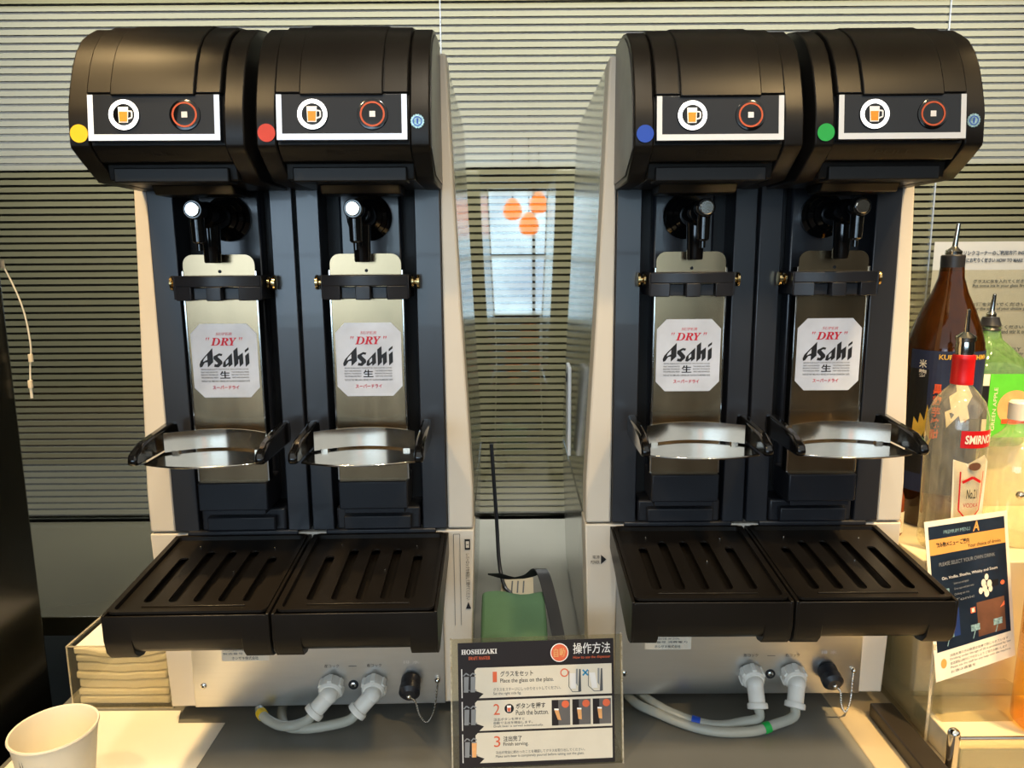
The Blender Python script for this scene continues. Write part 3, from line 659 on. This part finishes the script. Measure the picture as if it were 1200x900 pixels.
def bottle(name, label, loc, prof, gm, n=40, sq=None):
    t = thing(name, label, 'bottle', loc)
    b = MB().lathe(prof, n=n, sq=sq).build('glass', gm, t, angle=60)
    return t, b
def spout(t, z, r, lean=.0, L=.045):
    b = MB().lathe([(r, 0), (r, .006), (r*.55, .010), (.004, .013), (.003, L), (.0015, L+.001)], (0, 0, z), (lean, -.1, 1), 16).build('pour_spout', 'chrome', t)
    return b
# brown sake bottle
t, b = bottle('sake_bottle', 'tall brown glass bottle with navy label and steel pourer', (.700, .165, CT+.2495),
   [(.052, 0), (.056, .006), (.056, .285), (.0545, .300), (.048, .325), (.038, .352), (.026, .378), (.0185, .402), (.0165, .425), (.015, .428)], 'glass_amber', 48)
MB().lathe([(.0170, .412), (.0175, .436), (.0155, .438)], n=28).build('neck_collar', 'black', t); spout(t, .438, .012, .02, .048)
q = Print(b, wrap(0, 0, .0563, -97)); 
q.rect('front_label', 'label_navy', -.075, .06, .075, .290, .0003, nu=24); q.text('flame', 'KURO KIRISHIMA', -.030, .277, .05, .285, .0008, bold=.02)
q.rect('front_label', 'ink', -.0745, .09, -.042, .26, .0005, nu=6)
for i, s_ in enumerate('黒麹芋焼酎'): q.text('orange_ink', s_, -.034, .222-.018*i, -.022, .238-.018*i, .0009, bold=.03)
for i, s_ in enumerate('米麹'): q.text('label_cream', s_, -.058, .262-.015*i, -.046, .275-.015*i, .0009, bold=.02)
q.poly('label_picture', 'flame', [(-.066, .142), (-.052, .132), (-.034, .140), (-.030, .155), (-.034, .170), (-.040, .205), (-.043, .178), (-.050, .190), (-.052, .172), (-.060, .182), (-.061, .160)], .001)
q.poly('label_picture', 'label_cream', [(-.012, .17), (-.016, .195), (-.008, .2), (-.012, .22), (-.002, .228), (-.006, .25), (.012, .262), (.02, .25), (.014, .238), (.024, .22), (.016, .205), (.022, .185), (.008, .178), (.004, .19)], .001)
q.done()
# vodka bottle
t, b = bottle('vodka_bottle', 'clear glass vodka bottle with red cap and red band label', (.655, .050, CT+.25),
   [(.042, 0), (.046, .008), (.0455, .04), (.0475, .15), (.0475, .185), (.0455, .205), (.038, .225), (.025, .240), (.0165, .248), (.0160, .262), (.015, .28)], 'glass_clear', 44)
MB().lathe([(.0172, .250), (.0176, .254), (.0172, .258), (.0172, .286), (.0178, .288), (.0165, .293)], n=28).build('cap_sleeve', 'cap_red', t); 
MB().lathe([(.0135, .293), (.0145, .303), (.0135, .314)], n=20).build('pourer_collar', 'chrome', t); spout(t, .314, .0155, -.05, .045)
q = Print(b, wrap(0, 0, .0478, -90))
q.rect('band_label', 'cap_red', -.020, .163, .045, .188, .0003, nu=12); q.text('label_cream', 'SMIRNOFF', -.014, .169, .046, .182, .0009, bold=.03, shear=.05)
q.poly('paper_label', 'label_cream', [(-.022, .03), (.028, .03), (.040, .06), (.043, .14), (.024, .152), (-.006, .140), (-.028, .145)], .0003)
q.line('label_crest', 'cap_red', [(-.016, .128), (-.014, .070), (.004, .052), (.022, .070), (.024, .128)], .0022, .0009); q.line('label_crest', 'cap_red', [(-.012, .112), (.004, .120), (.020, .112)], .004, .0009)
q.text('ink', 'No.21', -.004, .088, .014, .102, .0009, bold=.01); q.text('ink_red', 'VODKA', -.008, .075, .018, .081, .0009); q.disc('label_crest', 'menu_brown', .006, .136, .011, .0009, 16, .006)
q.done()
t.scale = (.87, .87, 1); t.location.x += .005
# green bottle
t, b = bottle('green_bottle', 'pale green glass bottle with lime label and black pourer at right edge', (.842, .275, CT+.36),
   [(.056, 0), (.060, .006), (.060, .110), (.057, .132), (.047, .152), (.030, .170), (.018, .182), (.015, .195), (.014, .205)], 'glass_green', 44, sq=3.2)
MB().lathe([(.0150, .196), (.0175, .198), (.0150, .202), (.0175, .206), (.0150, .212), (.013, .220)], n=24).build('pourer_collar', 'black', t); spout(t, .220, .008, 0, .04)
q = Print(b, plane((0, -.0605, 0), (1, 0, 0), (0, 0, 1)))
q.rect('front_label', 'label_green', -.030, .018, .045, .128, .0006); q.rect('front_label', 'ink', -.052, .020, -.031, .110, .0006); q.rect('front_label', 'label_cream', -.050, .108, -.031, .128, .0007); q.rect('side_label', 'label_cream', -.038, .010, -.030, .05, .0009)
q.disc('label_picture', 'apricot', .016, .070, .030, .001); q.disc('label_picture', 'menu_brown', .022, .068, .016, .0014, 9); q.text('label_cream', 'GREEN APPLE', -.022, .03, -.016, .105, .0012, rot=1)
q.rect('label_picture', 'orange_ink', -.005, .042, .04, .050, .0014)
q.done()
# amber bottle in front
t, b = bottle('whisky_bottle', 'bottle of golden liquor with blue picture label on the front step', (.742, -.086, CT+.0405),
   [(.040, 0), (.046, .006), (.046, .02), (.0445, .13), (.044, .235), (.040, .262), (.030, .285), (.018, .305), (.0145, .32), (.0135, .365)], 'liquor_gold', 44)
f_ = wrap(0, 0, .0472, -132); q = Print(b, lambda u, v, wz: f_(u, v+.045, wz))
q.rect('front_label', 'label_blue', -.034, .105, .045, .19, .0002, nu=14); q.rect('front_label', 'label_cream', -.032, .105, .04, .112, .0005, nu=10)
q.poly('label_picture', 'apricot', [(-.018, .135), (.03, .125), (.03, .18), (.0, .184), (-.014, .165)], .0006); q.poly('label_picture', 'badge', [(-.026, .140), (-.006, .125), (.02, .128), (.0, .150)], .0008)
q.text('label_cream', 'AGED IN OAK', -.028, .114, .02, .119, .0008); q.done()
MB().lathe([(.0155, .348), (.0165, .36), (.0155, .39)], n=24).build('stopper', 'black', t)
# clear bottle behind it
t, b = bottle('clear_bottle', 'ribbed clear bottle standing behind the golden liquor at the right edge', (.772, .080, CT+.25),
   [(.045, 0), (.049, .008), (.049, .115), (.046, .135), (.036, .155), (.020, .170), (.015, .180), (.014, .20)], 'glass_clear', 12)
MB().lathe([(.0155, .19), (.0155, .215), (.013, .218)], n=20).build('cap', 'label_cream', t); MB().ball((-.020, -.048, .085), .006).build('stud', 'chrome', t)
# small bottle with orange label
t, b = bottle('small_bottle', 'small bottle with brown liquor and cream label beside the right dispenser', (.604, .10, CT+.25),
   [(.012, 0), (.014, .004), (.014, .06), (.010, .075), (.007, .085), (.007, .1)], 'brown_liquor', 24)
b.scale = (1, 1, 1)
q = Print(b, wrap(0, 0, .0143)); q.rect('front_label', 'label_cream', -.016, .006, .016, .04, .0003, nu=8); q.disc('label_picture', 'apricot', -.003, .020, .009, .0007, 16, .012); q.line('label_picture', 'menu_brown', [(-.009, .032), (-.003, .038), (.003, .032)], .0015, .0007); q.done()
b.location.z = 0
# the menu card in front of the bottles
A, B, C_, D_ = Vector((0.5810, -0.0220, 1.2142)), Vector((0.7019, -0.0140, 1.2281)), Vector((0.7039, -0.0597, 1.0315)), Vector((0.5884, -0.0720, 0.9983))
def cardpt(u, v, wz):   # 0..100 across, 0..170 up the leaning card
    a = u/100; b = v/170; n = (B-A).cross(A-D_).normalized()
    if n.y > 0: n = -n
    return (D_*(1-a)+C_*a)*(1-b)+(A*(1-a)+B*a)*b+n*wz
t = thing('menu_card', 'laminated navy menu card with gold band leaning in front of the bottles', 'menu card', (0, 0, 0))
g = MB(); g.add([tuple(cardpt(u, v, w_)) for w_ in (-.0008, 0) for u, v in ((0, 0), (100, 0), (100, 170), (0, 170))], [(0, 1, 2, 3), (4, 5, 6, 7), (0, 1, 5, 4), (1, 2, 6, 5), (2, 3, 7, 6), (3, 0, 4, 7)])
g = g.build('card', 'label_cream', t)
q = Print(g, cardpt)
q.rect('menu_band', 'menu_navy', 4, 150, 96, 164, .0003); q.text('menu_gold', 'A', 57, 152, 65, 163, .0006, bold=.03, shear=.2); q.text('badge', 'PREMIUM MENU', 22, 154, 54, 158, .0006)
q.rect('menu_band', 'menu_gold', 4, 133, 96, 150, .0003); q.text('ink', '飲み物メニュー ご案内', 12, 140, 52, 146, .0006, bold=.02); q.text('ink', 'Your choice of drinks', 50, 135, 90, 139, .0006)
q.rect('menu_panel', 'menu_navy', 4, 30, 96, 133, .0003); q.rect('menu_panel', 'menu_blue', 4, 42, 34, 72, .0005); q.rect('menu_panel', 'menu_brown', 56, 34, 90, 72, .0005)
q.text('grey_mark', 'PLEASE SELECT YOUR OWN DRINK', 14, 120, 82, 124, .0006); q.text('white_mark', 'Gin, Vodka, Shochu, Whisky and Sours', 16, 104, 84, 108, .0006)
for u, v, r_ in ((66, 92, 3), (70, 98, 2.5), (67, 86, 3), (73, 90, 3), (62, 84, 2.5), (69, 80, 3), (74, 84, 2.5)): q.disc('menu_picture', 'label_cream', u, v, r_, .0007, 10, r_*1.5)
q.rect('menu_glass', 'ink', 76, 86, 84, 93, .0008); q.disc('menu_dot', 'salmon', 89, 88, 2.6, .0007, 12); q.rect('menu_picture#r', 'salmon', 48, 62, 54, 68, .0007); q.rect('menu_picture', 'label_cream', 49.5, 63, 52.5, 67, .0009); q.poly('menu_picture#p', 'salmon', [(84, 60), (90, 62), (90, 67)], .0007)
for u in (20, 52, 80): q.rect('menu_picture#%d' % u, 'badge', u-5, 42, u+6, 49, .0009); q.line('menu_picture#%d' % u, 'badge', [(u, 42), (u-3, 34)], 1, .0009)
q.rect('menu_heading', 'badge', 12, 90, 24, 95, .0007)
for k in range(4): q.text('grey_mark', ['Lemon sour soda highball', 'Green apple and plum wine', 'Oolong tea mix', 'Tonic'][k], 30, 100-6*k-3, 48+(k % 2)*6, 103-6*k-3, .0006)
q.disc('menu_stamp', 'menu_gold', 11, 17, 3.6, .0005, 20, 5)
for k in range(5): q.text('ink_grey', ['20歳未満の方の飲酒は法律で禁じられています', 'Drinking under the age of 20 is prohibited by law', '飲酒運転は絶対にやめましょう ご協力お願いします', 'Please ask the staff for any help with the machine', 'お酒は適量を'][k], 19, 22-4.4*k, [92, 95, 90, 94, 50][k], 25-4.4*k, .0005)
q.done()
MB().prism([(-.075, .9405), (-.050, .9405), (-.050, .99), (-.068, .994)], .60, .70, 'x').build('card_stand', 'acrylic', t)
# notice sheet on the striped glass
t = thing('notice_sheet', 'pale printed notice sheet on the striped glass behind the bottles', 'notice', (1.21, .855, CT))
b = MB().box(-.145, .145, 0, .001, .30, .724).build('sheet', 'sheet', t)
q = Print(b, plane((0, -.0004, 0), (1, 0, 0), (0, 0, 1)))
q.text('ink_grey', 'ドリンクコーナーのご利用方法 INSTRUCTIONS', -.08, .690, .14, .702, bold=.04); q.text('ink_grey', 'ご自由にお取りください HOW TO MAKE YOUR DRINK', -.09, .672, .14, .684, bold=.04)
for k in range(5):
    v = .628-.058*k
    q.poly('notice_picture', 'grey_mark', [(-.085, v), (-.055, v), (-.056, v-.012), (-.070, v-.026), (-.082, v-.014)]) if k < 3 else None
    q.text('ink_grey', ['グラスに氷を入れてください', 'お酒を注いでください', 'ソーダを加えてください', 'DRINK RESPONSIBLY', 'ごゆっくりお楽しみください'][k], -.04, v-.008, .10, v+.002, bold=.04)
    q.text('ink_grey', ['Put some ice in your glass first of all', 'Pour the spirit of your choice gently', 'Add soda water and stir it once', 'お酒は二十歳になってから', 'Enjoy your time in the lounge'][k], -.04, v-.020, .12, v-.010, bold=.03)
q.line('notice_box', 'ink_grey', [(-.035, .505), (-.03, .475)], .002)
q.done()
SC.cycles.transparent_max_bounces = 24
SC.cycles.max_bounces = 10
